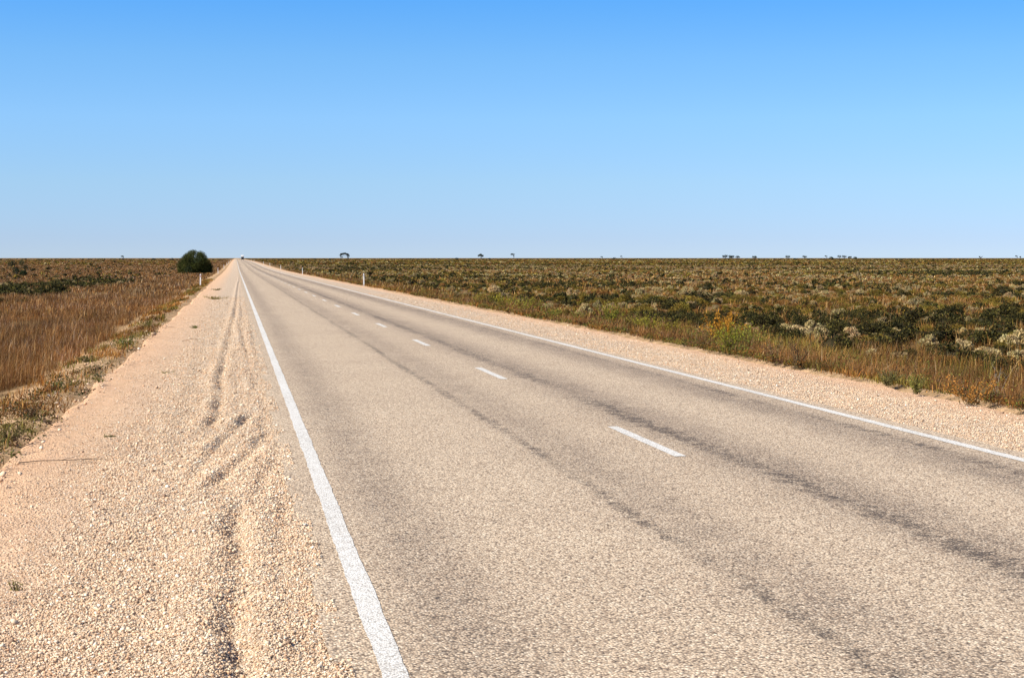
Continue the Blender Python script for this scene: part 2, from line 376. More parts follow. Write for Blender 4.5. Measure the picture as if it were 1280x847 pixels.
# ------------------------------------------------------------------ vegetation builders
def leaves(cen, size, dirs, col, aspect=.55):
    n = len(cen); d = dirs/(np.linalg.norm(dirs, axis=1)[:, None]+1e-9)
    a = np.cross(d, rng.normal(size=(n, 3))); a /= np.linalg.norm(a, axis=1)[:, None]+1e-9
    s = size[:, None]; w = s*aspect
    V = np.stack([cen-d*s*.5, cen+a*w*.5, cen+d*s*.5, cen-a*w*.5], 1)
    i = np.arange(n)[:, None]*4
    Fc = np.concatenate([i+np.array([[0, 1, 2]]), i+np.array([[0, 2, 3]])], 0)
    return V.reshape(-1, 3), Fc, np.repeat(col, 4, 0)
def half_dirs(n, up=.0):
    d = rng.normal(size=(n, 3)); d /= np.linalg.norm(d, axis=1)[:, None]; d[:, 2] = np.abs(d[:, 2])*(1-up)+up*rng.random(n); return d
def shrub(nl, nleaf, ls, base, var, hgt=.62, spiky=.3, core=True, accent=None, core_col=None):
    """unit-width bush: lobes of small leaf faces round a few twigs and a dark core added to block light"""
    base = np.array(base); parts = []
    dirs = half_dirs(nl); rad = rng.uniform(.28, .40, nl); lc = dirs*rad[:, None]*np.array([1, 1, hgt*1.45]); lc[:, 2] += .05
    lr = rng.uniform(.11, .22, nl); idx = rng.integers(0, nl, nleaf)
    d = rng.normal(size=(nleaf, 3)); d /= np.linalg.norm(d, axis=1)[:, None]
    rr = lr[idx]*(.55+.5*rng.random(nleaf)**.5)
    cen = lc[idx]+d*rr[:, None]; cen[:, 2] = np.abs(cen[:, 2])
    lobe = rng.uniform(1-var, 1+var, (nl, 3))[idx]*.35+.65*rng.uniform(1-var, 1+var, (nl, 1))[idx]
    col = base*lobe*rng.uniform(.75, 1.25, (nleaf, 1))
    if accent is not None:
        q = rng.random(nleaf) < .22; col[q] = np.array(accent)*rng.uniform(.7, 1.2, (q.sum(), 1))
    dd = d*(1-spiky)+np.array([0, 0, 1])*spiky+rng.normal(size=(nleaf, 3))*.45
    parts.append(leaves(cen, ls*rng.uniform(.6, 1.4, nleaf), dd, col))
    if core:
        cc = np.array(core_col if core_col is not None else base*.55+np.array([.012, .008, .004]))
        v = ICO_V*np.array([.24, .24, hgt*.34])*rng.uniform(.7, 1.2, (12, 1)); v[:, 2] += hgt*.26; parts.append((v, ICO_F, cc))  # added brownish lump, stops light so the gaps between leaves go dark
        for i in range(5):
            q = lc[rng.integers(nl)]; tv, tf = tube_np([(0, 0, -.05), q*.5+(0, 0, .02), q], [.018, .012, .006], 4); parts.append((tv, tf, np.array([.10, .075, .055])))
    return join(parts)
KIND = {   # base colour, variation, height ratio, spikiness, accent
    'dark':  dict(base=(.029, .027, .008), var=.4, hgt=.58, spiky=.25, accent=(.13, .105, .022)),
    'olive': dict(base=(.145, .104, .016), var=.45, hgt=.52, spiky=.4, accent=(.26, .19, .04)),
    'pale':  dict(base=(.34, .26, .115), var=.35, hgt=.82, spiky=.8, accent=(.46, .37, .20), core_col=(.11, .08, .04)),
    'rust':  dict(base=(.18, .082, .022), var=.35, hgt=.5, spiky=.55, accent=(.30, .16, .045)),
}
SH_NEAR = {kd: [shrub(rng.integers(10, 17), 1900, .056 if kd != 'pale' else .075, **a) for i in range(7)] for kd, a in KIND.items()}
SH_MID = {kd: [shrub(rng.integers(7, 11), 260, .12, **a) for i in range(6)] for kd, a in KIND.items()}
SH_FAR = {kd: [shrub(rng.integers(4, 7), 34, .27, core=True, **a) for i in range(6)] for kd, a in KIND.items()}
for kd in SH_FAR:
    SH_FAR[kd] = [(v[:34*4+12], f[:68+20], c[:34*4+12]) for v, f, c in SH_FAR[kd]]
def scatter_merge(variants, x, y, z, sc, zs, tint):
    parts = []; which = rng.integers(0, len(variants), len(x))
    for i, (v, f, c) in enumerate(variants):
        q = np.where(which == i)[0]; n = len(q)
        if not n: continue
        a = rng.uniform(0, 6.283, n); ca, sa = np.cos(a), np.sin(a)
        X = (v[None, :, 0]*ca[:, None]-v[None, :, 1]*sa[:, None])*sc[q, None]+x[q, None]
        Y = (v[None, :, 0]*sa[:, None]+v[None, :, 1]*ca[:, None])*sc[q, None]+y[q, None]
        Z = v[None, :, 2]*(sc[q]*zs[q])[:, None]+z[q, None]
        C = np.clip(c[None]*tint[q][:, None, :], 0, 1)
        Fc = f[None]+(np.arange(n)*len(v))[:, None, None]
        parts.append((np.stack([X, Y, Z], -1).reshape(-1, 3), Fc.reshape(-1, 3), C.reshape(-1, 3)))
    return join(parts)

# ---- where each kind of shrub grows
def field(x, y): return (x > XR+2.2+fbm(y/9, y*0+1, 2)*3.2) | (x < XL-6-fbm(y/15, y*0+8, 2)*4)
def BELT(x, y):                             # the dark line of saltbush crossing the left plain
    e = (fbm(x/4, y/14, 3)-.5)
    return sstep(-10.8, -12.2, x+e*4)*sstep(-21.5, -18.5, x+e*6)*sstep(74, 86, y+e*30)*sstep(245, 195, y+e*60)*sstep(.34, .48, fbm(x/5+3, y/16, 2))
def pick_kind(x, y):
    n = len(x); u = rng.random(n); right = x > 0
    a = fbm(x/7, y/16, 3); b = fbm(x/11+40, y/30+7, 3); g = fbm(x/20+9, y/70+3, 2)
    kd = np.full(n, -1)
    # right: dark patches, pale drifts, olive everywhere, bare gaps
    pd = sstep(.42, .60, a)*.75+.10; pp = sstep(.47, .62, b)*.50+.05; po = .30; pr = .22
    pd = np.where(y > 75, pd*.5+.14, pd*.85); po = np.where(y > 75, .38, po); pp = np.where(y > 75, pp*.8+.08, pp)
    bd = fbm(x/y*4+5, np.log(y)*9, 3)*.75+fbm(x/12+60, y/25, 2)*.25
    pd = pd*(.35+1.5*sstep(.48, .60, bd)); pp = pp*(.5+1.3*sstep(.50, .40, bd)); pr = .10+.30*sstep(.55, .46, bd); po = np.minimum(po, np.maximum(.06, .95-pd-pp-pr))
    bare = (g < .40) & (rng.random(n) < .75)
    kd = np.where(u < pd, 0, np.where(u < pd+pp, 2, np.where(u < pd+pp+po, 1, np.where(u < pd+pp+po+pr, 3, -1))))
    kd = np.where(bare, np.where(u < .12, 2, np.where(u < .3, 3, -1)), kd)
    # left: mostly grassland with a dark belt of saltbush and scattered bushes
    belt = BELT(x, y)
    ul = rng.random(n); k2 = np.where(ul < .86*belt, 0, np.where(ul < .95*belt, 2, -1))
    sp = (rng.random(n) < .08*sstep(.38, .6, a)+.02) & (belt < .3) & (y > 150)
    k2 = np.where(sp, np.where(rng.random(n) < .62, 0, np.where(rng.random(n) < .6, 1, 3)), k2)
    return np.where(right, kd, k2)
def plain_pts(y0, y1, dens):
    x0, x1 = -.158*y1-3, .51*y1+3; n = int((x1-x0)*(y1-y0)*dens); x = rng.uniform(x0, x1, n); y = rng.uniform(y0, y1, n)
    q = seen(x, y, 3) & field(x, y); return x[q], y[q]
KN = ['dark', 'olive', 'pale', 'rust']
ax, ay = [], []
for y0, y1, d in ((20, 50, .75), (50, 120, 1.1), (120, 220, .80), (220, 400, .42), (400, 700, .18)):
    x, y = plain_pts(y0, y1, d); ax.append(x); ay.append(y)
ax = np.concatenate(ax); ay = np.concatenate(ay); kk = pick_kind(ax, ay); q = kk >= 0; ax, ay, kk = ax[q], ay[q], kk[q]
asz = np.exp(rng.normal(0, .28, len(ax)))*np.array([.92, .8, .66, .6])[kk]*np.where(ax < 0, .82, np.where(ay > 50, .70, .85))
INFO = {
 'dark': ('dark_saltbush', 'shrub', 'dark green low saltbush'), 'olive': ('olive_shrub', 'shrub', 'olive brown low shrub'),
 'pale': ('pale_bluebush', 'shrub', 'pale straw grey bluebush'), 'rust': ('rust_shrub', 'shrub', 'small rust brown dry shrub')}
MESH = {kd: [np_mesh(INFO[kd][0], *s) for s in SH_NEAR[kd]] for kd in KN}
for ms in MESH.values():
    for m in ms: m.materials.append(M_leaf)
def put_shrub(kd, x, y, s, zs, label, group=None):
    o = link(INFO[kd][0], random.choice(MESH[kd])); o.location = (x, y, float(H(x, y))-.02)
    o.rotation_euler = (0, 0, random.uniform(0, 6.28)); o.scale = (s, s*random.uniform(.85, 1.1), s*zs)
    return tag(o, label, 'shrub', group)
# named shrubs that stand out in the photo (column, row of the foot)
NAMED = [('pale', 1047, 397, .95, 1.15, 'rounded cream bluebush standing alone on bare orange soil'),
 ('pale', 982, 416, .85, .8, 'pale bluebush at the left end of the row behind the brown grass'),
 ('pale', 1001, 418, 1.0, .85, 'broad pale bluebush beside dark saltbush behind the brown grass'),
 ('pale', 1022, 421, .9, .8, 'pale spiky bluebush touching the top of the brown roadside grass'),
 ('pale', 1168, 404, 1.25, .75, 'wide whitish bluebush in the rusty grass gap on the right plain'),
 ('pale', 1213, 406, .7, 1.0, 'small upright cream bluebush in the rusty grass gap'),
 ('pale', 1105, 408, .75, 1.0, 'tall narrow bluebush before the bare strip on the right plain'),
 ('pale', 1160, 436, 1.0, .8, 'near pale bluebush behind the roadside grass right of centre'),
 ('pale', 1200, 441, .85, .95, 'near pale bluebush with fine upright stems'),
 ('pale', 1236, 447, .9, .8, 'low pale bluebush nearest the right edge of the scrub'),
 ('pale', 1272, 452, .7, .9, 'last pale bluebush against the right frame edge'),
 ('dark', 840, 386, 1.9, .8, 'big dark saltbush beside the bare red patch behind the verge'),
 ('dark', 868, 389, 1.5, .85, 'rounded dark saltbush at the right end of the dark verge row'),
 ('dark', 810, 383, 1.5, .7, 'low dark saltbush at the left end of the dark verge row'),
 ('dark', 1055, 415, 1.7, .7, 'broad dark saltbush between two pale bluebushes'),
 ('dark', 1085, 421, 1.6, .7, 'dark saltbush in the middle of the line behind the brown grass'),
 ('dark', 1120, 427, 1.5, .7, 'dark saltbush toward the right of the line behind the brown grass'),
 ('dark', 1150, 425, 1.3, .75, 'dark saltbush with a pale bluebush at its foot'),
 ('dark', 1250, 400, 2.2, .75, 'largest dark saltbush mound near the right frame edge'),
 ('dark', 1215, 428, 1.5, .7, 'dark saltbush just above the near pale bluebushes'),
 ('dark', 1270, 432, 1.6, .7, 'dark saltbush cut off by the right frame edge'),
 ('dark', 1165, 386, 1.7, .6, 'long dark saltbush beyond the rusty grass gap'),
 ('dark', 1120, 390, 1.4, .6, 'dark saltbush left of the rusty grass gap'),
 ('dark', 960, 407, 1.5, .75, 'dark saltbush behind the golden roadside bush'),
 ('dark', 1010, 408, 1.6, .7, 'dark saltbush mound behind the broad pale bluebush')]
nx_, ny_ = [], []
for kd, px, py, s, zs, lab in NAMED:
    x, y = ground_at(px, py); nx_.append(x); ny_.append(y); put_shrub(kd, x, y, s*.82, zs, lab)
nx_ = np.array(nx_); ny_ = np.array(ny_)
clear = np.ones(len(ax), bool)
for x, y in zip(nx_, ny_): clear &= np.hypot(ax-x, ay-y) > .9
rest = []
for i, kd in enumerate(KN):
    idx = np.where((kk == i) & clear)[0]; idx = idx[np.argsort(ay[idx]/asz[idx])]
    inview = [j for j in idx]; ind = inview[:255]; rest.append(np.array(inview[255:], int))
    nm, cat, txt = INFO[kd]
    for j in ind:
        if ax[j] < 0: z = 'on the grassy plain left of the road'
        elif ay[j] < 46: z = 'close behind the right roadside grass'
        elif ay[j] < 62: z = 'in the middle distance of the right scrub plain'
        else: z = 'in the farther scrub of the right plain'
        sz = 'large' if asz[j] > 1.2 else ('mid-sized' if asz[j] > .75 else 'little')
        lab = f'{sz} {txt} {z}'
        put_shrub(kd, float(ax[j]), float(ay[j]), float(asz[j]), random.uniform(.75, 1.1), lab, lab.replace(txt, txt+' bushes'))
parts = []
for i, kd in enumerate(KN):
    j = rest[i]; near = j[ay[j] < 190]; far = j[ay[j] >= 190]
    for jj, var in ((near, SH_MID[kd]), (far, SH_FAR[kd])):
        if len(jj):
            tint = rng.uniform(.7, 1.3, (len(jj), 1))*rng.uniform(.93, 1.07, (len(jj), 3))
            parts.append(scatter_merge(var, ax[jj], ay[jj], H(ax[jj], ay[jj])-.03, asz[jj]*np.where(ay[jj] > 250, 1.2, 1), rng.uniform(.75, 1.05, len(jj)), tint))
V, Fc, C = join(parts)
tag(link('scrub', np_mesh('scrub', V, Fc, C), M_leaf), 'mass of low mixed saltbush scrub covering the plain', 'scrub', kind='stuff')
# far scrub to the skyline
parts = []
for y0, y1, n, s0 in ((650, 1100, 9000, 1.7), (1100, 1900, 7000, 2.6), (1900, 3600, 5000, 4.2), (3600, 7000, 3000, 8)):
    y = rng.uniform(y0, y1, n); x = rng.uniform(-.17, .52, n)*y; q = ((x < XL-9) | (x > XR+6)); x, y = x[q], y[q]
    g = fbm(x/60, y/160, 3); lft = x < 0
    u = rng.random(len(x))+(g-.5)*.8
    for i, (kd, lo, hi) in enumerate((('dark', .66, 9), ('olive', .30, .66), ('rust', .02, .30), ('pale', -9, .02))):
        m = np.where((u >= lo) & (u < hi) & (~lft | (rng.random(len(x)) < (.2 if kd in ('dark',) else .28))))[0]
        if len(m):
            tint = rng.uniform(.75, 1.25, (len(m), 1))*np.ones((1, 3)); sc = s0*np.exp(rng.normal(0, .3, len(m)))
            parts.append(scatter_merge(SH_FAR[kd], x[m], y[m], H(x[m], y[m])-.03, sc, np.minimum(1, .8/sc/.6)*rng.uniform(.7, 1.2, len(m)), tint))
y = rng.uniform(1300, 3200, 420); x = rng.uniform(-.17, .52, 420)*y; q = (x < XL-9) | (x > XR+6); x, y = x[q], y[q]
sc = rng.uniform(1.2, 4.0, len(x)); parts.append(scatter_merge(SH_FAR['dark'], x, y, H(x, y)-.03, sc, np.minimum(1.1, rng.uniform(.9, 2.0, len(x))/sc/.6), np.ones((len(x), 3))))
V, Fc, C = join(parts)
tag(link('distant_scrub', np_mesh('distant_scrub', V, Fc, C), M_leaf), 'far band of scrub reaching the flat horizon', 'scrub', kind='stuff')

# ------------------------------------------------------------------ grass (one object of stuff)
def blades(x, y, h, w, col, lean=.35, zf=H, wind=(.12, .05)):
    n = len(x); z = zf(x, y)-.01; a = rng.uniform(0, 6.283, n); bent = rng.random(n) < .38; l = h*np.where(bent, 1.25, lean*1.3)*rng.random(n)**.7; h = h*np.where(bent, .72, 1.0)
    dx = np.cos(a)*l+wind[0]*h*.5; dy = np.sin(a)*l+wind[1]*h*.5; b = a+rng.uniform(.6, 2.5, n); wx, wy = np.cos(b)*w*.5, np.sin(b)*w*.5
    b0 = np.stack([x-wx, y-wy, z], -1); b1 = np.stack([x+wx, y+wy, z], -1)
    mz = z+h*.55; m0 = np.stack([x-wx*.8+dx*.35, y-wy*.8+dy*.35, mz], -1); m1 = np.stack([x+wx*.8+dx*.35, y+wy*.8+dy*.35, mz], -1)
    tp = np.stack([x+dx, y+dy, z+h*(1-.25*rng.random(n))], -1)
    V = np.stack([b0, b1, m0, m1, tp], 1).reshape(-1, 3); i = np.arange(n)[:, None]*5
    Fc = np.concatenate([i+np.array([[0, 1, 3]]), i+np.array([[0, 3, 2]]), i+np.array([[2, 3, 4]])], 0)
    return V, Fc, np.repeat(col, 5, 0)
GC = np.array([(.24, .108, .030), (.155, .062, .020), (.31, .165, .055), (.42, .27, .125), (.085, .036, .015), (.36, .25, .155), (.20, .135, .025)])
def gcol(x, y, p, tint=1.0):
    n = len(x); base = GC[rng.choice(len(GC), n, p=p)]; v = fbm(x/1.3, y/2.6, 3)
    return np.clip(base*(.25+1.4*v[:, None])*rng.uniform(.55, 1.45, (n, 1))*np.asarray(tint), 0, 1)
def tufts(x, y, k, spread_):
    X = np.repeat(x, k)+rng.normal(0, spread_, len(x)*k); Y = np.repeat(y, k)+rng.normal(0, spread_, len(x)*k); return X, Y
pb = [.25, .22, .14, .08, .19, .10, .02]; pv = [.28, .20, .17, .05, .16, .05, .09]
parts = []
# left tall brown grass
for y0, y1, d, kblade, w, hm in ((15, 40, 34, 20, .0042, .52), (40, 70, 20, 14, .0072, .5), (70, 120, 9, 10, .013, .42), (120, 220, 3.2, 7, .034, .40), (220, 420, 1.4, 7, .075, .34), (420, 900, .40, 7, .17, .32), (900, 1800, .05, 7, .4, .3)):
    x0 = -.158*y1-3; n = int((-2.6-x0)*(y1-y0)*d); x = rng.uniform(x0, -2.9, n); y = rng.uniform(y0, y1, n)
    edge = -3.55-(fbm(y/3, y*0+6, 3)-.3)*1.2
    q = seen(x, y, 2.5) & (x < edge) & (rng.random(n) < .08+1.1*sstep(.36, .62, fbm(x/1.5, y/2.8, 3))) & (rng.random(n) > .92*BELT(x, y)); x, y = x[q], y[q]
    hh = hm*(.25+1.35*fbm(x/1.6, y/3, 3))*sstep(0, 1.0, (-3.4-x)/.9+.4)
    X, Y = tufts(x, y, kblade, .085 if y0 < 70 else .2); h = np.repeat(hh, kblade)*rng.uniform(.45, 1.15, len(X))
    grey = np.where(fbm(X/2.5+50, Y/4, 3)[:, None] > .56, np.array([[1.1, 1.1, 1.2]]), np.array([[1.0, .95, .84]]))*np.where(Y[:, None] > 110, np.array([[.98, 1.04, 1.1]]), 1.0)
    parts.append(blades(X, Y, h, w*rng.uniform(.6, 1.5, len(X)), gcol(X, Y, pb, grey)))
# right verge band of brown grass
for y0, y1, d, kblade, w, hm in ((19, 36, 34, 20, .0046, .50), (36, 60, 20, 15, .0078, .47), (60, 110, 9, 11, .014, .45), (110, 200, 3, 8, .036, .5), (200, 400, 1.0, 7, .07, .48)):
    n = int(9*(y1-y0)*d); x = rng.uniform(XR-.1, XR+9, n); y = rng.uniform(y0, y1, n)
    edge = XR+.15+wob(y+77)*.6+.25*fbm(y*.8, y*0+4, 3); far = XR+2.2+fbm(y/9, y*0+1, 2)*3.6
    q = seen(x, y, 2.5) & (x > edge) & (x < far+rng.random(n)*2) & (rng.random(n) < .08+1.2*sstep(.3, .65, fbm(x/1.8, y/3, 3))); x, y = x[q], y[q]
    hh = hm*(.2+1.45*fbm(x/1.5, y/2.6, 3))*(.45+.55*sstep(0, 1.3, x-XR))
    X, Y = tufts(x, y, kblade, .09 if y0 < 60 else .2); h = np.repeat(hh, kblade)*rng.uniform(.45, 1.2, len(X))
    grn = np.where(fbm(X/1.6+20, Y/5, 3)[:, None] > .64, np.array([[.85, 1.2, .7]]), np.array([[1, 1, 1]]))
    parts.append(blades(X, Y, h, w*rng.uniform(.6, 1.5, len(X)), gcol(X, Y, pv, grn), .4))
# low dry grass between the shrubs of the plain
for y0, y1, d, kblade, w, hm in ((22, 60, 5.5, 9, .014, .34), (60, 120, 2.2, 8, .026, .34), (120, 230, .8, 7, .055, .34), (230, 450, .25, 6, .12, .34)):
    x0, x1 = XR+4, .51*y1+3; n = int((x1-x0)*(y1-y0)*d); x = rng.uniform(x0, x1, n); y = rng.uniform(y0, y1, n)
    q = seen(x, y, 3) & (rng.random(n) < 1.6*sstep(.36, .62, fbm(x/6+31, y/14, 3))); x, y = x[q], y[q]
    X, Y = tufts(x, y, kblade, .11 if y0 < 100 else .3); h = hm*rng.uniform(.4, 1.3, len(X))
    parts.append(blades(X, Y, h, w*rng.uniform(.6, 1.5, len(X)), gcol(X, Y, [.24, .14, .18, .10, .10, .06, .18], np.array([1.0, 1.0, .85]))))
# tan fringe at the gravel rim, both sides
for xa, xb, y0, y1, d in ((-3.5, -2.35, 14, 60, 16), (-3.6, -2.5, 60, 200, 8), (10.45, 11.3, 18, 60, 20), (10.45, 11.5, 60, 220, 8)):
    n = int((xb-xa)*(y1-y0)*d); x = rng.uniform(xa, xb, n); y = rng.uniform(y0, y1, n); q = seen(x, y, 1) & (fbm(x/.9, y/1.6, 3) > .46); x, y = x[q], y[q]
    kb = 10; X, Y = tufts(x, y, kb, .07); yel = np.where(fbm(X/1.2+5, Y/3, 2)[:, None] > .52, np.array([[.55, .72, .35]]), np.array([[.95, .78, .5]]))
    parts.append(blades(X, Y, rng.uniform(.05, .24, len(X)), (.009 if y1 < 100 else .024)*rng.uniform(.6, 1.5, len(X)), gcol(X, Y, [.2, .05, .3, .25, .05, .05, .10], yel), .8))
V, Fc, C = join(parts)
tag(link('dry_grass', np_mesh('dry_grass', V, Fc, C), M_grass), 'tall dry brown grass along both verges and over the plain', 'grass', kind='stuff')

# low weeds matted along the left rim (ground cover)
parts = []
for y0, y1, d in ((13, 34, 9), (34, 80, 4)):
    n = int(1.3*(y1-y0)*d); x = rng.uniform(-3.5, -2.25, n); y = rng.uniform(y0, y1, n); q = seen(x, y, 1) & (fbm(x/.7+9, y/1.5, 3) > .47); x, y = x[q], y[q]
    for cx, cy in zip(x, y):
        m = 34 if y0 < 30 else 16; r = random.uniform(.06, .18)
        cen = np.stack([cx+rng.normal(0, r*.6, m), cy+rng.normal(0, r*.6, m), float(max(H(cx, cy), -9))+rng.random(m)*r*.7], -1)
        base = np.array(random.choice([(.045, .05, .016), (.09, .085, .02), (.11, .055, .025), (.06, .033, .02), (.17, .13, .04)]))
        parts.append(leaves(cen, rng.uniform(.02, .05, m), rng.normal(size=(m, 3)), base*rng.uniform(.7, 1.3, (m, 1))))
for y0, y1, d, up in ((18, 45, 7, 0), (45, 110, 2.5, 0), (18, 45, 2.6, 1), (45, 110, 1.1, 1), (110, 220, .35, 1)):
    n = int(3.0*(y1-y0)*d); x = XR+.05+np.abs(rng.normal(0, .45 if not up else 1.3, n)); y = rng.uniform(y0, y1, n)
    q = seen(x, y, 1) & (fbm(x/.8+19, y/2.2, 3) > .45) & (x < XR+4); x, y = x[q], y[q]
    for cx, cy in zip(x, y):
        m = (40 if y0 < 40 else 18); r = random.uniform(.07, .2)*(1.3 if up else 1); hh = random.uniform(.25, .6) if up else r*.8
        t = rng.random(m); cen = np.stack([cx+rng.normal(0, r*.6, m), cy+rng.normal(0, r*.6, m), float(H(cx, cy))+t*hh], -1)
        base = np.array(random.choice([(.06, .055, .015), (.11, .10, .02), (.12, .055, .025), (.07, .035, .018), (.19, .15, .03), (.22, .10, .02), (.12, .14, .025)]))
        dd = rng.normal(size=(m, 3))+np.array([0, 0, 1.2 if up else 0])
        parts.append(leaves(cen, rng.uniform(.025, .06, m)*(1 if y0 < 40 else 1.6), dd, base*rng.uniform(.6, 1.35, (m, 1)), .45))
V, Fc, C = join(parts)
tag(link('ground_cover', np_mesh('ground_cover', V, Fc, C), M_leaf), 'low mats and tufts of small leafy weeds along both gravel rims', 'weeds', kind='stuff')

# ------------------------------------------------------------------ single weeds
def weed_mesh(name, n_st, h, spread_, col, leafn, ls, zcol=(.14, .11, .05)):
    parts = []
    for i in range(n_st):
        a = random.uniform(0, 6.28); r = spread_*random.uniform(.15, 1); hh = h*random.uniform(.6, 1.1)
        p0 = np.array([random.gauss(0, spread_*.10), random.gauss(0, spread_*.10), -.03]); p2 = p0+np.array([math.cos(a)*r, math.sin(a)*r, hh]); p1 = (p0+p2)/2+np.array([0, 0, hh*.1])
        tv, tf = tube_np([p0, p1, p2], [.006, .004, .002], 3); parts.append((tv, tf, np.array(zcol)))
        t = rng.random(leafn)**.7; cen = p0[None]*(1-t)[:, None]+p2[None]*t[:, None]+rng.normal(0, ls*.45, (leafn, 3)); cen[:, 2] = np.maximum(cen[:, 2], .005)
        parts.append(leaves(cen, ls*rng.uniform(.5, 1.3, leafn), rng.normal(size=(leafn, 3))+np.array([0, 0, .7]), np.array(col)*rng.uniform(.6, 1.35, (leafn, 1)), .4))
    return np_mesh(name, *join(parts))
WEEDS = [  # column, row of the foot, stems, height, spread, colour, leaves, leaf size, label
 (906, 437, 60, 1.0, .6, (.46, .21, .02), 70, .05, 'golden orange feathery bush at the right road verge', 'golden_bush', 'bush'),
 (880, 432, 26, .6, .4, (.24, .15, .05), 34, .045, 'tan green weed left of the golden orange bush', 'verge_weed', 'weed'),
 (938, 442, 44, .7, .5, (.20, .19, .025), 36, .05, 'yellow green weed right of the golden orange bush', 'verge_weed', 'weed'),
 (912, 441, 40, .6, .5, (.15, .19, .025), 34, .05, 'bright green weed at the foot of the golden orange bush', 'verge_weed', 'weed'),
 (762, 411, 46, .75, .6, (.17, .21, .025), 34, .055, 'tall bright green weed in the verge left of the golden bush', 'verge_weed', 'weed'),
 (790, 414, 30, .5, .6, (.14, .15, .03), 30, .055, 'wide yellow green weed next to the tall bright green one', 'verge_weed', 'weed'),
 (722, 404, 26, .45, .5, (.12, .16, .03), 30, .055, 'bright green weed in the verge above the pale gravel', 'verge_weed', 'weed'),
 (655, 391, 46, .65, 1.1, (.17, .19, .025), 30, .07, 'long green weed patch in the right verge nearest the road middle', 'verge_weed', 'weed'),
 (628, 386, 40, .75, .8, (.18, .19, .025), 30, .07, 'taller green weed left of the long green patch', 'verge_weed', 'weed'),
 (690, 397, 26, .4, .7, (.13, .17, .03), 30, .065, 'low green weed right of the long green patch', 'verge_weed', 'weed'),
 (812, 419, 40, .6, .6, (.16, .18, .025), 40, .055, 'bushy yellow green weed midway along the near right verge', 'verge_weed', 'weed'),
 (838, 423, 34, .5, .5, (.17, .17, .025), 40, .05, 'yellow green weed just left of the small green weed before the saltbush', 'verge_weed', 'weed'),
 (600, 381, 34, .6, .8, (.17, .17, .03), 34, .07, 'farthest yellow green weed of the right verge patches', 'verge_weed', 'weed'),
 (1052, 466, 30, .5, .35, (.13, .11, .02), 40, .04, 'upright olive weed in the right verge grass above the gravel', 'verge_weed', 'weed'),
 (860, 429, 22, .35, .45, (.12, .16, .03), 30, .05, 'small green weed before the dark verge saltbush', 'verge_weed', 'weed'),
 (1146, 490, 22, .3, .22, (.17, .16, .035), 34, .035, 'little yellow green weed close to the right gravel edge', 'verge_weed', 'weed'),
 (1110, 480, 22, .26, .26, (.12, .11, .035), 34, .035, 'little olive weed close to the right gravel edge', 'verge_weed', 'weed'),
 (1000, 458, 18, .55, .3, (.085, .04, .025), 26, .035, 'dark reddish seeding weed in the right verge grass', 'verge_weed', 'weed'),
 (967, 452, 18, .5, .3, (.10, .05, .028), 26, .035, 'reddish brown seeding weed right of the green verge weeds', 'verge_weed', 'weed'),
 (1215, 503, 26, .4, .5, (.34, .15, .03), 30, .04, 'low orange dry weed at the gravel edge on the right', 'verge_weed', 'weed'),
 (268, 373, 16, .16, .75, (.13, .13, .035), 26, .07, 'sprawling olive weed growing out in the left gravel shoulder', 'shoulder_weed', 'weed'),
 (271, 362, 10, .14, .4, (.12, .13, .035), 22, .07, 'smaller olive weed just beyond the sprawling one on the gravel', 'shoulder_weed', 'weed'),
 (245, 408, 10, .09, .22, (.12, .16, .035), 22, .04, 'small flat green weed on the left gravel shoulder', 'shoulder_weed', 'weed'),
 (208, 464, 8, .08, .13, (.17, .15, .04), 16, .028, 'tiny yellowish weed in the middle of the left gravel', 'shoulder_weed', 'weed'),
 (136, 541, 10, .05, .10, (.13, .12, .035), 18, .022, 'tiny flat olive weed on the orange sand at left', 'shoulder_weed', 'weed'),
 (21, 728, 7, .09, .05, (.19, .17, .05), 12, .018, 'thin yellow green sprig in the foreground gravel at left', 'shoulder_weed', 'weed'),
 (160, 432, 16, .22, .35, (.10, .15, .035), 28, .045, 'bright green tuft on the left gravel rim', 'rim_weed', 'weed'),
 (187, 410, 14, .18, .35, (.13, .14, .04), 26, .045, 'olive green tuft on the left rim beside the brown grass', 'rim_weed', 'weed'),
 (72, 487, 18, .14, .30, (.055, .085, .03), 30, .035, 'dark green matted weed on the left rim', 'rim_weed', 'weed'),
 (112, 452, 16, .18, .30, (.12, .10, .03), 28, .04, 'olive brown weed on the left rim below the grass', 'rim_weed', 'weed'),
 (40, 520, 18, .14, .28, (.09, .055, .03), 30, .03, 'brown matted weed low on the left rim', 'rim_weed', 'weed'),
 (14, 548, 18, .16, .25, (.12, .10, .035), 30, .03, 'olive weed clump at the left frame edge', 'rim_weed', 'weed')]
for px, py, ns, h, sp, c, ln, ls, lab, nm, cat in WEEDS:
    x, y = ground_at(px, py); z = float(SH(x, y)) if XL < x < .5 else float(H(x, y))
    if c[1] > c[0]*.95: c = (c[0]*1.5, c[1]*1.2, c[2]*.95); h *= 1.15
    o = link(nm, weed_mesh(nm, ns, h, sp, c, ln, ls), M_leaf); o.location = (x, y, z); tag(o, lab, cat)
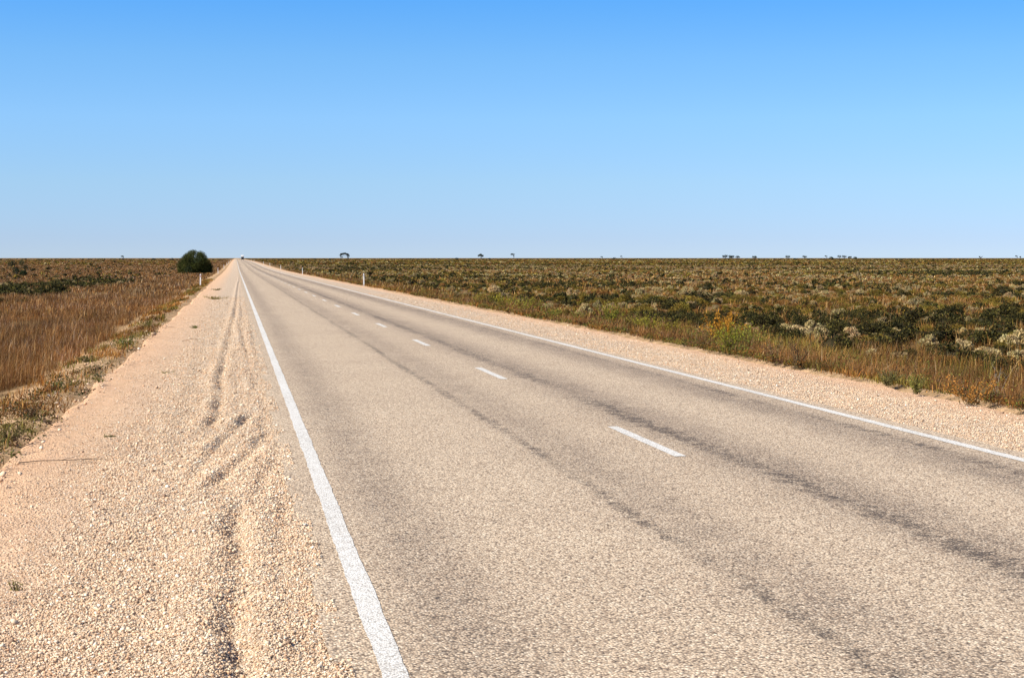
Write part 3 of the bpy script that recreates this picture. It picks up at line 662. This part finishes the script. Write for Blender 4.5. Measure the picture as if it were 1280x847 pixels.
# twigs and a bare stem
def twig(px, py, L, ang, lab, rise=.02, br=2):
    x, y = ground_at(px, py); z = float(SH(x, y)) if XL < x < .5 else float(H(x, y)); parts = []
    d = np.array([math.cos(ang), math.sin(ang), 0]); pts = [d*L*t+np.array([0, 0, .012+rise*math.sin(3*t)])+rng.normal(0, .008, 3)*(1, 1, .3) for t in np.linspace(0, 1, 6)]
    parts.append((*tube_np(pts, np.linspace(.006, .002, 6), 5), np.array([.1, .07, .05])))
    for i in range(br):
        p = pts[2+i]; e = p+np.array([math.cos(ang+.7*(-1)**i), math.sin(ang+.7*(-1)**i), .12])*L*.25; parts.append((*tube_np([p, (p+e)/2, e], [.004, .003, .002], 4), np.array([.1, .07, .05])))
    o = link('twig', np_mesh('twig', *join(parts)), M_twig); o.location = (x, y, z); tag(o, lab, 'twig')
twig(25, 571, 1.0, .05, 'long thin dead twig lying across the orange sand at left')
twig(228, 424, .5, .2, 'short dark broken twig on the left gravel', .05, 3)
twig(206, 408, .35, .1, 'small dark twig on the sandy rim below the left post', .04, 2)
x, y = ground_at(1246, 500); parts = []
for i in range(5):
    p0 = np.array([random.uniform(-.05, .05), 0, -.03]); p2 = p0+np.array([random.uniform(-.2, .25), random.uniform(-.1, .1), random.uniform(.5, .8)]); p1 = (p0+p2)/2+np.array([random.uniform(-.06, .06), 0, 0])
    parts.append((*tube_np([p0, p1, p2], [.010, .007, .003], 5), np.array([.3, .26, .22])))
    for j in range(3):
        s = p1+(p2-p1)*random.random(); e = s+np.array([random.uniform(-.12, .12), random.uniform(-.1, .1), random.uniform(.05, .16)]); parts.append((*tube_np([s, (s+e)/2, e], [.004, .003, .002], 3), np.array([.28, .24, .2])))
o = link('dead_stem', np_mesh('dead_stem', *join(parts)), M_bark); o.scale = (.75, .75, .8); o.location = (x, y, float(H(x, y))); tag(o, 'pale bare forked dead stem standing in the verge grass at right', 'dead plant')

# ------------------------------------------------------------------ trees
def leaf_cluster(cens, rads, nleaf, ls, base, flat=.8):
    base = np.array(base); cens = np.array(cens, float); rads = np.array(rads, float); n = len(cens)
    idx = rng.choice(n, nleaf, p=rads**2/np.sum(rads**2)); d = rng.normal(size=(nleaf, 3)); d /= np.linalg.norm(d, axis=1)[:, None]
    cen = cens[idx]+d*(rads[idx]*(.35+.7*rng.random(nleaf)**.6))[:, None]*np.array([1, 1, flat])
    col = base*rng.uniform(.7, 1.35, (n, 1))[idx]*rng.uniform(.7, 1.3, (nleaf, 1))*rng.uniform(.9, 1.1, (nleaf, 3))
    return leaves(cen, ls*rng.uniform(.6, 1.5, nleaf), d+rng.normal(size=(nleaf, 3))*.6, col, .6)
def tree(name, x, y, stems, lobes, base, nleaf, ls, label, cat='tree', flat=.8, group=None):
    root = tag(empty(name, (x, y, float(H(x, y))-.02)), label, cat, group)
    tv = []
    for pts, rad in stems: tv.append((*tube_np(pts, rad, 6), np.array([.10, .08, .065])))
    link('trunk', np_mesh('trunk', *join(tv)), M_bark, root)
    link('crown', np_mesh('crown', *leaf_cluster([l[:3] for l in lobes], [l[3] for l in lobes], nleaf, ls, base, flat)), M_leaf, root)
    return root
# the big round roadside tree on the left
bx, by = at(243, 335)
lob = []
for i in range(115):
    d = [0, 0, ((i+.5)/115)**1.05]; f_ = (1-d[2]**3.4)**.5*(.90+.22*math.sin(min(1, d[2]*1.6)*math.pi)*.5); a = i*2.39996+random.gauss(0, .15); r = random.uniform(.88, 1.0); q = np.array([math.cos(a)*3.3*r*f_, math.sin(a)*3.2*r*f_, .35+d[2]*4.0*r])
    lob.append((*q, random.uniform(.42, .78)))
for i in range(45):
    a = random.uniform(0, 6.28); r = random.uniform(1.2, 3.1); lob.append((math.cos(a)*r, math.sin(a)*r, random.uniform(.35, 1.9), random.uniform(.4, .75)))
for i in range(14): lob.append((random.uniform(2.2, 3.5), random.uniform(-1, 1.5), random.uniform(.5, 2.0), random.uniform(.4, .7)))
st = []
for i in range(6):
    a = i*1.05+.3; st.append(([(0.15*math.cos(a), .15*math.sin(a), -.1), (.7*math.cos(a), .7*math.sin(a), 1.2), (1.9*math.cos(a), 1.8*math.sin(a), 2.9)], [.17, .12, .05]))
root = tag(empty('round_tree', (bx, by, float(H(bx, by))-.25)), 'large dark green round bushy tree left of the road', 'tree'); root.scale = (.90, .90, 1.0)
link('trunk', np_mesh('trunk', *join([(*tube_np(p, r, 7), np.array([.10, .08, .065])) for p, r in st])), M_bark, root)
V1 = leaf_cluster([l[:3] for l in lob], [l[3] for l in lob], 60000, .11, (.046, .053, .011), .9)
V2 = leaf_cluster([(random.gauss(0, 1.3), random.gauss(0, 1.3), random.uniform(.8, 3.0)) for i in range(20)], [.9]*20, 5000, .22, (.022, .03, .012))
link('crown', np_mesh('crown', *join([V1, V2])), M_leaf, root)

# isolated far trees along the horizon: column, distance, crown shape, height, width, label
def far_tree(px, Y, hgt, wid, style, label, group=None):
    hgt *= 1.22; wid *= 1.15
    x, y = at(px, Y); c = (.028, .036, .018); lob = []; st = []
    if style == 'round':
        for i in range(16):
            d = half_dirs(1)[0]; lob.append((d[0]*wid*.36, d[1]*wid*.36, hgt*.5+d[2]*hgt*.32, wid*.17))
        st.append(([(wid*.12, 0, -.1), (wid*.08, 0, hgt*.3), (0, 0, hgt*.6)], [.28, .22, .12])); st.append(([(wid*.1, 0, hgt*.2), (-wid*.2, 0, hgt*.6)], [.16, .08]))
    elif style == 'arch':
        for i in range(22):
            t = i/21; a = math.pi*(.02+.88*t); lob.append((-.12*wid+math.cos(a)*wid*.42+random.gauss(0, .15), random.gauss(0, .4), hgt*.62+math.sin(a)*hgt*.30+random.gauss(0, .1), wid*.12+.12))
        lob += [(-wid*.48, 0, hgt*.5, wid*.12), (-wid*.38, .2, hgt*.45, wid*.12), (wid*.25, 0, hgt*.45, wid*.12), (wid*.26, 0, hgt*.35, wid*.09)]
        st.append(([(wid*.27, 0, -.1), (wid*.27, 0, hgt*.4), (wid*.05, 0, hgt*.88)], [.3, .25, .12])); st.append(([(wid*.2, 0, hgt*.55), (-wid*.35, 0, hgt*.65)], [.14, .08]))
    elif style == 'flag':
        for i in range(12): lob.append((-wid*.12+random.uniform(-.35, .3)*wid, random.gauss(0, .4), hgt*.84+random.gauss(0, .22), wid*.2))
        for i in range(6): lob.append((wid*.14+random.gauss(0, .12), random.gauss(0, .2), hgt*random.uniform(.4, .68), wid*.12))
        st.append(([(wid*.12, 0, -.1), (wid*.14, 0, hgt*.5), (wid*.2, 0, hgt*.9)], [.26, .2, .1])); st.append(([(wid*.16, 0, hgt*.65), (-wid*.3, 0, hgt*.88)], [.12, .07]))
    elif style == 'bush':
        for i in range(14):
            d = half_dirs(1)[0]; lob.append((d[0]*wid*.38, d[1]*wid*.38, hgt*.1+d[2]*hgt*.62, wid*.17))
        st.append(([(0, 0, -.1), (0, 0, hgt*.6)], [.2, .08]))
    elif style == 'bare':
        for i in range(6): st.append(([(0, 0, -.1), (random.gauss(0, .1), 0, hgt*.35), (random.uniform(-.5, .5)*wid, random.gauss(0, .3), hgt*random.uniform(.7, 1))], [.26, .2, .08]))
        for i in range(6): lob.append((random.uniform(-.4, .4)*wid, random.gauss(0, .3), hgt*random.uniform(.45, .85), wid*.09))
    else:   # flat-topped
        for i in range(14): lob.append((random.uniform(-.42, .42)*wid, random.gauss(0, .5), hgt*.76+random.gauss(0, hgt*.10), wid*.22))
        st.append(([(0, 0, -.1), (.1, 0, hgt*.45), (0, 0, hgt*.85)], [.26, .2, .1])); st.append(([(.05, 0, hgt*.4), (-wid*.3, 0, hgt*.8)], [.14, .07])); st.append(([(.05, 0, hgt*.4), (wid*.3, 0, hgt*.8)], [.14, .07]))
    tree('horizon_bush' if style == 'bush' else 'horizon_tree', x, y, st, lob, c, 700, max(.22, wid*.07), label, 'bush' if style == 'bush' else 'tree', .75, group)
FT = [(432, 1500, 5.2, 7.2, 'arch', 'tallest horizon tree, with a split arching crown, nearest right of the road'),
 (601, 1700, 5.6, 6.0, 'round', 'round domed tree on the horizon with a small bush at its right'),
 (612, 1700, 2.2, 2.6, 'bush', 'small dark bush just right of the round domed horizon tree'),
 (641.5, 1700, 5.6, 4.0, 'flag', 'slim horizon tree with a flag-like crown leaning left'),
 (571, 1900, 2.4, 4.2, 'bush', 'low humped bush on the horizon left of the round domed tree'),
 (752.5, 2000, 3.4, 2.4, 'flag', 'tiny slim tree at the left of three on the middle horizon'),
 (768, 2000, 3.0, 4.2, 'bush', 'low domed bush between two tiny slim horizon trees'),
 (777, 2000, 3.8, 2.4, 'flag', 'tiny slim tree at the right of three on the middle horizon'),
 (906.5, 2000, 4.0, 6.0, 'flat', 'flat-crowned tree at the left end of the first horizon grove'),
 (914.5, 2000, 4.0, 6.5, 'flat', 'broad flat-crowned tree in the middle of the first horizon grove'),
 (922, 2000, 4.2, 5.0, 'round', 'rounded tree at the right end of the first horizon grove'),
 (943, 1900, 4.0, 5.4, 'round', 'lone compact tree just right of the first horizon grove'),
 (985, 2000, 3.8, 5.2, 'flat', 'lone flat-topped thin tree between the two horizon groves'),
 (994, 2000, 1.8, 3.6, 'bush', 'low bush between two lone flat-topped horizon trees'),
 (1005.5, 2000, 3.8, 4.6, 'flat', 'flat-topped tree just left of the second horizon grove'),
 (1033, 2000, 4.2, 3.0, 'flag', 'slim tree at the left end of the second horizon grove'),
 (1038.5, 2000, 3.4, 6.2, 'bush', 'wide low bush in the left half of the second horizon grove'),
 (1049, 2000, 4.4, 4.0, 'flat', 'flat-topped tree in the middle of the second horizon grove'),
 (1055.5, 2000, 4.0, 4.6, 'flat', 'second flat-topped tree in the second horizon grove, right of its middle'),
 (1062.5, 2000, 3.7, 4.8, 'round', 'rounded tree in the right half of the second horizon grove'),
 (1069, 2000, 3.4, 5.0, 'bush', 'dark bush ending the second horizon grove at the right'),
 (1187, 2000, 1.9, 3.0, 'bush', 'tiny lone bush on the far right horizon'),
 (1226, 1900, 4.2, 4.4, 'bare', 'sparse spreading almost bare tree on the far right horizon'),
 (1271, 1900, 4.0, 3.0, 'flag', 'left tree of the pair at the far right end of the horizon'),
 (1275.5, 1900, 3.4, 2.6, 'flag', 'right tree of the pair at the far right end of the horizon'),
 (153.5, 1600, 3.4, 2.6, 'flag', 'tiny leaning tree alone on the left horizon'),
 (192, 1500, 1.9, 3.6, 'bush', 'low dark bush on the left horizon short of the round tree'),
 (215, 1500, 2.3, 2.6, 'bush', 'small dark bush on the horizon just left of the round tree')]
for a in FT: far_tree(*a)
# bushes on the left plain
for px, Y, h, w, lab in ((20.5, 300, 3.1, 3.5, 'dark two-headed tall bush on the left plain near the frame edge'),
                         (29, 292, 1.0, 1.8, 'low dark bush at the right foot of the two-headed bush')):
    x, y = at(px, Y); lob = []
    for i in range(18):
        sx_ = random.choice([-.22, .24])*w if h > 1.5 else 0; d = half_dirs(1)[0]; lob.append((sx_+d[0]*w*.24, d[1]*w*.3, .1+d[2]*h*.72, w*.14))
    tree('plain_bush', x, y, [([(0, 0, -.1), (.1, 0, h*.6)], [.12, .05]), ([(0, 0, -.1), (-.3, 0, h*.6)], [.1, .05])], lob, (.028, .04, .016), 3000, .11, lab, 'bush')

# ------------------------------------------------------------------ guide posts
def post_mesh():
    bm = bmesh.new(); add_box(bm, (0, 0, .40), (.105, .035, 1.2), .006, .92)
    return bm
def guide_post(px_x, Y, side, label):
    z = float(H(px_x, Y)); root = tag(empty('guide_post', (px_x, Y, z), random.uniform(-.06, .06)), label, 'guide post', 'guide posts on the '+side+' of the road')
    global PM, RM_
    if PM is None:
        o = bm_obj('post', post_mesh(), M_white, root); PM = o.data
        bm = bmesh.new(); add_box(bm, (0, -.0205, .83), (.055, .008, .11), .003); o = bm_obj('reflector', bm, M_red, root); RM_['left'] = o.data
        if side == 'right':
            pass
    else:
        link('post', PM, None, root)
        if side not in RM_:
            bm = bmesh.new(); add_box(bm, (0, -.0205, .83), (.055, .008, .11), .003); o = bm_obj('reflector', bm, M_grey, root); RM_[side] = o.data
        else: link('reflector', RM_[side], None, root)
    root.rotation_euler.x = random.uniform(-.02, .02); root.rotation_euler.y = random.uniform(-.025, .025)
PM = None; RM_ = {}
LP = [(150, 'white guide post left of the road, closest one, standing before the round tree'), (300, 'second white guide post left of the road, right of the round tree'),
 (450, 'third white guide post along the left side of the road'), (600, 'fourth white guide post along the left side of the road'), (750, 'fifth white guide post along the left side of the road'),
 (980, 'sixth white guide post along the left side, near the vanishing point'), (1400, 'farthest visible guide post on the left side of the road')]
RP = [(148, 'closest white guide post right of the road, tallest in the verge scrub'), (286, 'second white guide post right of the road'), (425, 'third white guide post on the right side of the road'),
 (560, 'fourth white guide post on the right side of the road'), (690, 'fifth faint guide post on the right side of the road'), (1050, 'sixth faint guide post on the right, near the truck'), (1200, 'farthest guide post on the right, beside the truck')]
for Y, lab in LP: guide_post(-2.95, Y, 'left', lab)
for Y, lab in RP: guide_post(10.62, Y, 'right', lab)

# ------------------------------------------------------------------ oncoming truck
ty = 1600.; tr_ = tag(empty('truck', (6.0, ty, float(P(ty))+.01)), 'distant white truck coming down the road at the vanishing point', 'truck')
bm = bmesh.new(); add_box(bm, (0, 8.5, 2.75), (2.5, 12, 3.1), .06); bm_obj('trailer', bm, M_tw, tr_)
bm = bmesh.new(); add_box(bm, (0, 8.5, 1.05), (1.0, 12, .3), .02); bm_obj('chassis', bm, M_tdark, tr_)
bm = bmesh.new(); add_box(bm, (0, .9, 1.75), (2.3, 2.2, 1.9), .12); cabo = bm_obj('cab', bm, M_tdark, tr_)
bm = bmesh.new(); add_box(bm, (0, 1.15, 3.5), (2.4, 1.9, 1.58), .2, .9); bm_obj('roof_fairing', bm, M_tw, cabo)
bm = bmesh.new(); add_box(bm, (0, -.21, 2.30), (2.1, .05, .75), .02); bm_obj('windscreen', bm, M_glass, cabo)
bm = bmesh.new(); add_box(bm, (0, -.22, 1.42), (1.9, .06, .85), .02)
for i in range(6): add_box(bm, (0, -.26, 1.08+i*.13), (1.7, .03, .04))
bm_obj('grille', bm, M_tdark, cabo)
bm = bmesh.new(); add_box(bm, (0, -.25, .65), (2.4, .25, .45), .05)
for s in (-.8, .8): add_box(bm, (s, -.42, 1.0), (.07, .07, 1.1), .01)
for z in (.95, 1.25, 1.5): add_box(bm, (0, -.42, z), (2.1, .06, .06), .01)
bm_obj('bull_bar', bm, M_tdark, tr_)
for s in (-.95, .95):
    bm = bmesh.new(); add_box(bm, (s, -.24, .98), (.3, .07, .18), .02); bm_obj('headlight', bm, M_lamp, cabo)
for s in (-1.32, 1.32):
    bm = bmesh.new(); add_box(bm, (s, -.05, 2.3), (.18, .1, .6), .02); bm_obj('mirror', bm, M_tdark, cabo)
for wy in (.6, 4.3, 5.6, 11.5, 12.7, 13.9):
    for s in (-1.02, 1.02):
        bm = bmesh.new(); r = bmesh.ops.create_cone(bm, cap_ends=True, segments=20, radius1=.5, radius2=.5, depth=.36)
        for v in r['verts']: v.co = (v.co.z+s, v.co.x+wy, v.co.y+.5)
        bm_obj('wheel', bm, M_rub, tr_)

# ------------------------------------------------------------------ light and sky
w = bpy.data.worlds.new('World'); scene.world = w; w.use_nodes = True; nt = w.node_tree; nt.nodes.clear()
out = nt.nodes.new('ShaderNodeOutputWorld'); bg = nt.nodes.new('ShaderNodeBackground'); sky = nt.nodes.new('ShaderNodeTexSky')
sky.sky_type = 'NISHITA'; sky.sun_disc = False; sky.sun_elevation = SUN_EL; sky.sun_rotation = SUN_AZ % (2*math.pi)
sky.altitude = 60; sky.air_density = 1.0; sky.dust_density = .3; sky.ozone_density = 2.5
bg.inputs[1].default_value = .15
tc = nt.nodes.new('ShaderNodeTexCoord'); mp = nt.nodes.new('ShaderNodeMapping'); mp.vector_type = 'POINT'
mp.inputs['Scale'].default_value = (1, 1, 2.0); mp.inputs['Location'].default_value = (0, 0, .06)
nm = nt.nodes.new('ShaderNodeVectorMath'); nm.operation = 'NORMALIZE'
nt.links.new(tc.outputs['Generated'], mp.inputs[0]); nt.links.new(mp.outputs[0], nm.inputs[0]); nt.links.new(nm.outputs[0], sky.inputs[0])
# a deep polarised blue overhead that pales toward the horizon
sx = nt.nodes.new('ShaderNodeSeparateXYZ'); nt.links.new(tc.outputs['Generated'], sx.inputs[0])
rp = nt.nodes.new('ShaderNodeValToRGB'); el = rp.color_ramp.elements
while len(el) > 1: el.remove(el[0])
SK = [(0, (.59, .59, .73)), (.010, (.615, .61, .735)), (.042, (.735, .80, .84)), (.078, (.756, .961, 1.05)), (.112, (.655, 1.0, 1.155)), (.145, (.46, .97, 1.30)), (.19, (.34, .75, 1.1)), (.32, (.24, .42, .62)), (1, (.18, .30, .46))]
el[0].position = 0; el[0].color = (*[c*.773 for c in SK[0][1]], 1)
for z, c in SK[1:]:
    q = el.new(z); q.color = (*[v*.773 for v in c], 1)
nt.links.new(sx.outputs[2], rp.inputs[0])
ml = nt.nodes.new('ShaderNodeMix'); ml.data_type = 'RGBA'; ml.blend_type = 'MULTIPLY'; ml.inputs[0].default_value = 1
nt.links.new(sky.outputs[0], ml.inputs[6]); nt.links.new(rp.outputs[0], ml.inputs[7])
nt.links.new(ml.outputs[2], bg.inputs[0]); nt.links.new(bg.outputs[0], out.inputs[0])
sl = bpy.data.lights.new('sun', 'SUN'); sl.energy = 5.0; sl.angle = R(.53); sl.color = (1, .93, .80)
so = bpy.data.objects.new('sun', sl); COL.objects.link(so); so.location = (-40, 0, 60)
from mathutils import Vector
d = Vector((math.sin(SUN_AZ)*math.cos(SUN_EL), math.cos(SUN_AZ)*math.cos(SUN_EL), math.sin(SUN_EL)))
so.rotation_euler = d.to_track_quat('Z', 'Y').to_euler()
vs = scene.view_settings; scene.display_settings.display_device = 'sRGB'
vs.view_transform = 'Standard'; vs.look = 'None'; vs.exposure = 0.70; vs.gamma = 1.0; vs.use_curve_mapping = False
scene.cycles.max_bounces = 6; scene.cycles.diffuse_bounces = 2; scene.cycles.use_denoising = True
